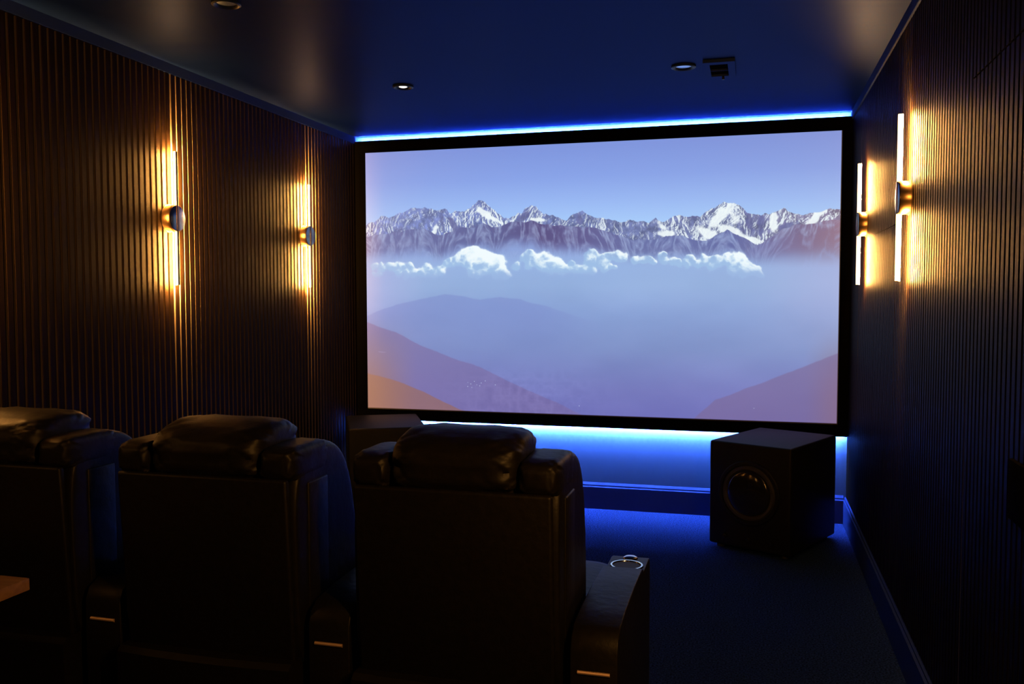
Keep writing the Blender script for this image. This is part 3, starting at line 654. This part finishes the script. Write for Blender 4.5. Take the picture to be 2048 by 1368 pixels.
# ------------------------------------------------------------------ recliners
PITCHX = 0.656
def build_recliner(label):
    """origin: centre of the seat at the rear edge of the armrest, floor level; sitter looks towards +y"""
    t = thing('recliner', label, 'recliner', (0, 0, 0), 0, 'row of black leather recliners')
    rnd = random.Random(3)
    # backrest: tapered leather shell with rounded shoulders and side wings
    bm = bmesh.new()
    # outline in (y, z) seen from the side, swept over x with rounded ends
    side = [(-0.005, 0.36), (0.315, 0.36), (0.345, 0.55), (0.330, 0.75), (0.290, 0.89), (0.235, 0.956), (0.165, 0.979), (0.085, 0.973), (0.022, 0.950), (-0.010, 0.905), (-0.022, 0.80), (-0.012, 0.60)]
    xs = [(-0.253, 0.93), (-0.250, 0.965), (-0.240, 0.99), (-0.222, 1.0), (-0.13, 1.0), (0, 1.0), (0.13, 1.0), (0.222, 1.0), (0.240, 0.99), (0.250, 0.965), (0.253, 0.93)]
    yc, zc = 0.15, 0.66
    rings = []
    for x, k in xs:
        rings.append([bm.verts.new((x, yc + (py - yc) * k, zc + (pz - zc) * (k if pz > 0.5 else 1))) for py, pz in side])
    n = len(side)
    for a, b in zip(rings[:-1], rings[1:]):
        for i in range(n):
            j = (i + 1) % n; bm.faces.new((a[i], a[j], b[j], b[i]))
    bm.faces.new(rings[0]); bm.faces.new(list(reversed(rings[-1])))
    fixn(bm)
    o = link('backrest', bm, M_LEATHER, t, True)
    md = o.modifiers.new('sub', 'SUBSURF'); md.levels = 2; md.render_levels = 2
    # flat rear panel with piped border
    bm = bmesh.new()
    addrbox(bm, -0.240, 0.240, -0.034, -0.012, 0.445, 0.905, r=0.008, seg=3)
    for v in bm.verts: v.co.y += 0.030 * (0.90 - v.co.z) / 0.45 - 0.008
    link('rear_panel', bm, M_LEATHER, t, True)
    # inner back cushion facing the screen
    link('back_cushion', cushion(0, 0.345, 0.66, 0.205, 0.055, 0.235, 0.35, 0.4, wr=0.02, seed=4), M_LEATHER, t, True)
    # headrest pillow flopping over the top
    def dn(p):
        # the rear flap hangs lower than the front, with a stitched groove
        q = Vector(p)
        if q.y < 0: q.z -= 0.020 * (-q.y / 0.12)
        if q.y < -0.06: q.y += 0.0045 * math.exp(-((q.z + 0.018) / 0.004) ** 2)
        return q
    link('headrest', cushion(0, 0.082, 0.967, 0.158, 0.124, 0.066, 0.36, 0.62, nu=96, nv=64, wr=0.055, seed=2.2, dent=dn), M_LEATHER, t, True)
    for sx in (-1, 1):
        link('shoulder_bolster', cushion(sx * 0.2045, 0.075, 0.936, 0.049, 0.110, 0.044, 0.40, 0.5, nu=64, nv=36, wr=0.06, seed=5 + sx), M_LEATHER, t, True)
    # wing with vertical gathered insert seen on the flank
    for sx in (-1, 1):
        bm = bmesh.new()
        addrbox(bm, sx * 0.250 - 0.006, sx * 0.250 + 0.006, 0.045, 0.150, 0.52, 0.885, r=0.005, seg=3)
        link('side_insert', bm, M_LEATHER, t, True)
    # lower body behind the seat and seat
    bm = rbox(-0.262, 0.262, 0.060, 0.56, 0.05, 0.36, r=0.015)
    link('seat_base', bm, M_LEATHER, t, True)
    bm = bmesh.new()
    pr = [(-0.036, 0.452), (-0.050, 0.440), (-0.046, 0.15), (-0.010, 0.12), (0.06, 0.12), (0.06, 0.452)]
    a = bm; xs2 = [-0.245, -0.15, -0.05, 0.05, 0.15, 0.245]
    rr2 = []
    for i, x in enumerate(xs2):
        bow = 0.012 * (1 - (x / 0.245) ** 2)
        rr2.append([bm.verts.new((x, py - bow, pz)) for py, pz in pr])
    for A, B in zip(rr2[:-1], rr2[1:]):
        for i in range(len(pr)):
            j = (i + 1) % len(pr); bm.faces.new((A[i], A[j], B[j], B[i]))
    bm.faces.new(rr2[0]); bm.faces.new(list(reversed(rr2[-1])))
    fixn(bm); link('lower_back_flap', bm, M_LEATHER, t, True)
    link('seat_cushion', cushion(0, 0.60, 0.43, 0.255, 0.29, 0.075, 0.25, 0.45, nu=64, nv=40, wr=0.02, seed=8), M_LEATHER, t, True)
    link('footrest', cushion(0, 0.895, 0.25, 0.25, 0.035, 0.185, 0.3, 0.4, wr=0.02, seed=9), M_LEATHER, t, True)
    for sx in (-1, 1):
        for yy in (0.12, 0.50):
            bm = bmesh.new(); lathe(bm, [(0.018, 0.0), (0.022, 0.004), (0.022, 0.052)], 'z', (sx * 0.2, yy, 0), 20, caps=True); fixn(bm)
            link('foot', bm, M_BLACKPL, t, True)
    return t

def build_arm(t, sx):
    xc = sx * PITCHX / 2
    hw = 0.0545
    bm = bmesh.new()
    # side outline: rear low block, pad, cup deck
    pr = [(0.0, 0.03), (0.645, 0.03), (0.650, 0.05), (0.650, 0.560), (0.640, 0.579), (0.620, 0.583), (0.500, 0.583), (0.496, 0.575)]
    pr += [(0.49, 0.592), (0.46, 0.602), (0.30, 0.606), (0.14, 0.602), (0.045, 0.592), (0.014, 0.575), (0.0, 0.545)]
    extrude_x(bm, pr, xc - hw, xc + hw)
    fixn(bm)
    es = [e for e in bm.edges if abs(abs(e.verts[0].co.x - xc) - hw) < 1e-5 and abs(e.verts[0].co.x - e.verts[1].co.x) < 1e-6 and len(e.link_faces) == 2]
    bmesh.ops.bevel(bm, geom=es, offset=0.007, segments=3, profile=0.5, affect='EDGES', clamp_overlap=True)
    arm = link('armrest', bm, M_LEATHER, t, True)
    bm = bmesh.new(); lathe(bm, [(0.0365, -0.030), (0.0385, 0.0), (0.041, 0.0035), (0.0455, 0.0035), (0.0475, 0.0)], 'z', (xc + 0.001, 0.538, 0.5835), 56); fixn(bm)
    q = link('cup_holder_rim', bm, M_CHROME, arm, True); q['label'] = 'chrome cup holder rim'
    bm = bmesh.new(); lathe(bm, [(1e-4, 0.0005), (0.0375, 0.001)], 'z', (xc + 0.001, 0.538, 0.5835), 48); fixn(bm)
    link('cup_well', bm, M_RUBBER, arm, True)
    bm = bmesh.new(); lathe(bm, [(1e-4, 0.008), (0.012, 0.0075), (0.020, 0.004), (0.022, 0.0)], 'z', (xc + 0.002, 0.612, 0.583), 40); fixn(bm)
    q = link('control_button', bm, M_CHROME, arm, True); q['label'] = 'round chrome control button'
    bm = bmesh.new()
    zc = 0.497
    prf = [(0.002, zc - 0.0045)] + [(-0.0050 * math.cos(a) , zc + 0.0045 * math.sin(a)) for a in [(-math.pi / 2 + math.pi * i / 8) for i in range(9)]] + [(0.002, zc + 0.0045)]
    extrude_x(bm, prf, xc - 0.037, xc + 0.037); fixn(bm)
    q = link('trim_strip', bm, M_STRIP, arm, True); q['label'] = 'thin shiny metal strip across the back of the armrest'
    return arm

M_STRIP = mat('polished_rose_metal', (0.85, 0.62, 0.50), (0.88, 0.65, 0.52), rough=0.6, metal=1.0, scale=20)

def copy_tree(o, parent=None):
    kids = [c for c in bpy.data.objects if c.parent == o]
    c = o.copy(); COL.objects.link(c); c.parent = parent
    for ch in kids: copy_tree(ch, c)
    return c
proto = build_recliner('black leather recliner nearest the middle of the photo, seen from behind, with a cup holder armrest on its right')
proto['label'] = 'black leather recliner seen from behind in the middle of the photo, below the screen'
build_arm(proto, 1)
seat_b = copy_tree(proto); seat_a = copy_tree(proto)
build_arm(seat_a, -1)
proto.location = (-0.662, 1.93, 0)
seat_b.location = (-0.662 - PITCHX, 1.93, 0)
seat_b['label'] = 'middle black leather recliner of the row, second from the left'
seat_a.location = (-0.662 - 2 * PITCHX, 1.93, 0)
seat_a['label'] = 'leftmost black leather recliner, cut off by the left photo edge'

# ------------------------------------------------------------------ side table behind the seats
t = thing('side_table', 'brown wooden table whose corner shows at the lower left edge', 'table', (-2.05, 1.40, 0))
bm = rbox(-0.36, 0.352, -0.36, 0.345, 0.632, 0.662, r=0.002, seg=2)
link('table_top', bm, M_OAK, t, True)
for sx in (-0.30, 0.16):
    for sy in (-0.30, 0.16):
        link('leg', rbox(sx - 0.0, sx + 0.035, sy, sy + 0.035, 0.0, 0.632, r=0.002, seg=2), M_OAK, t, True)
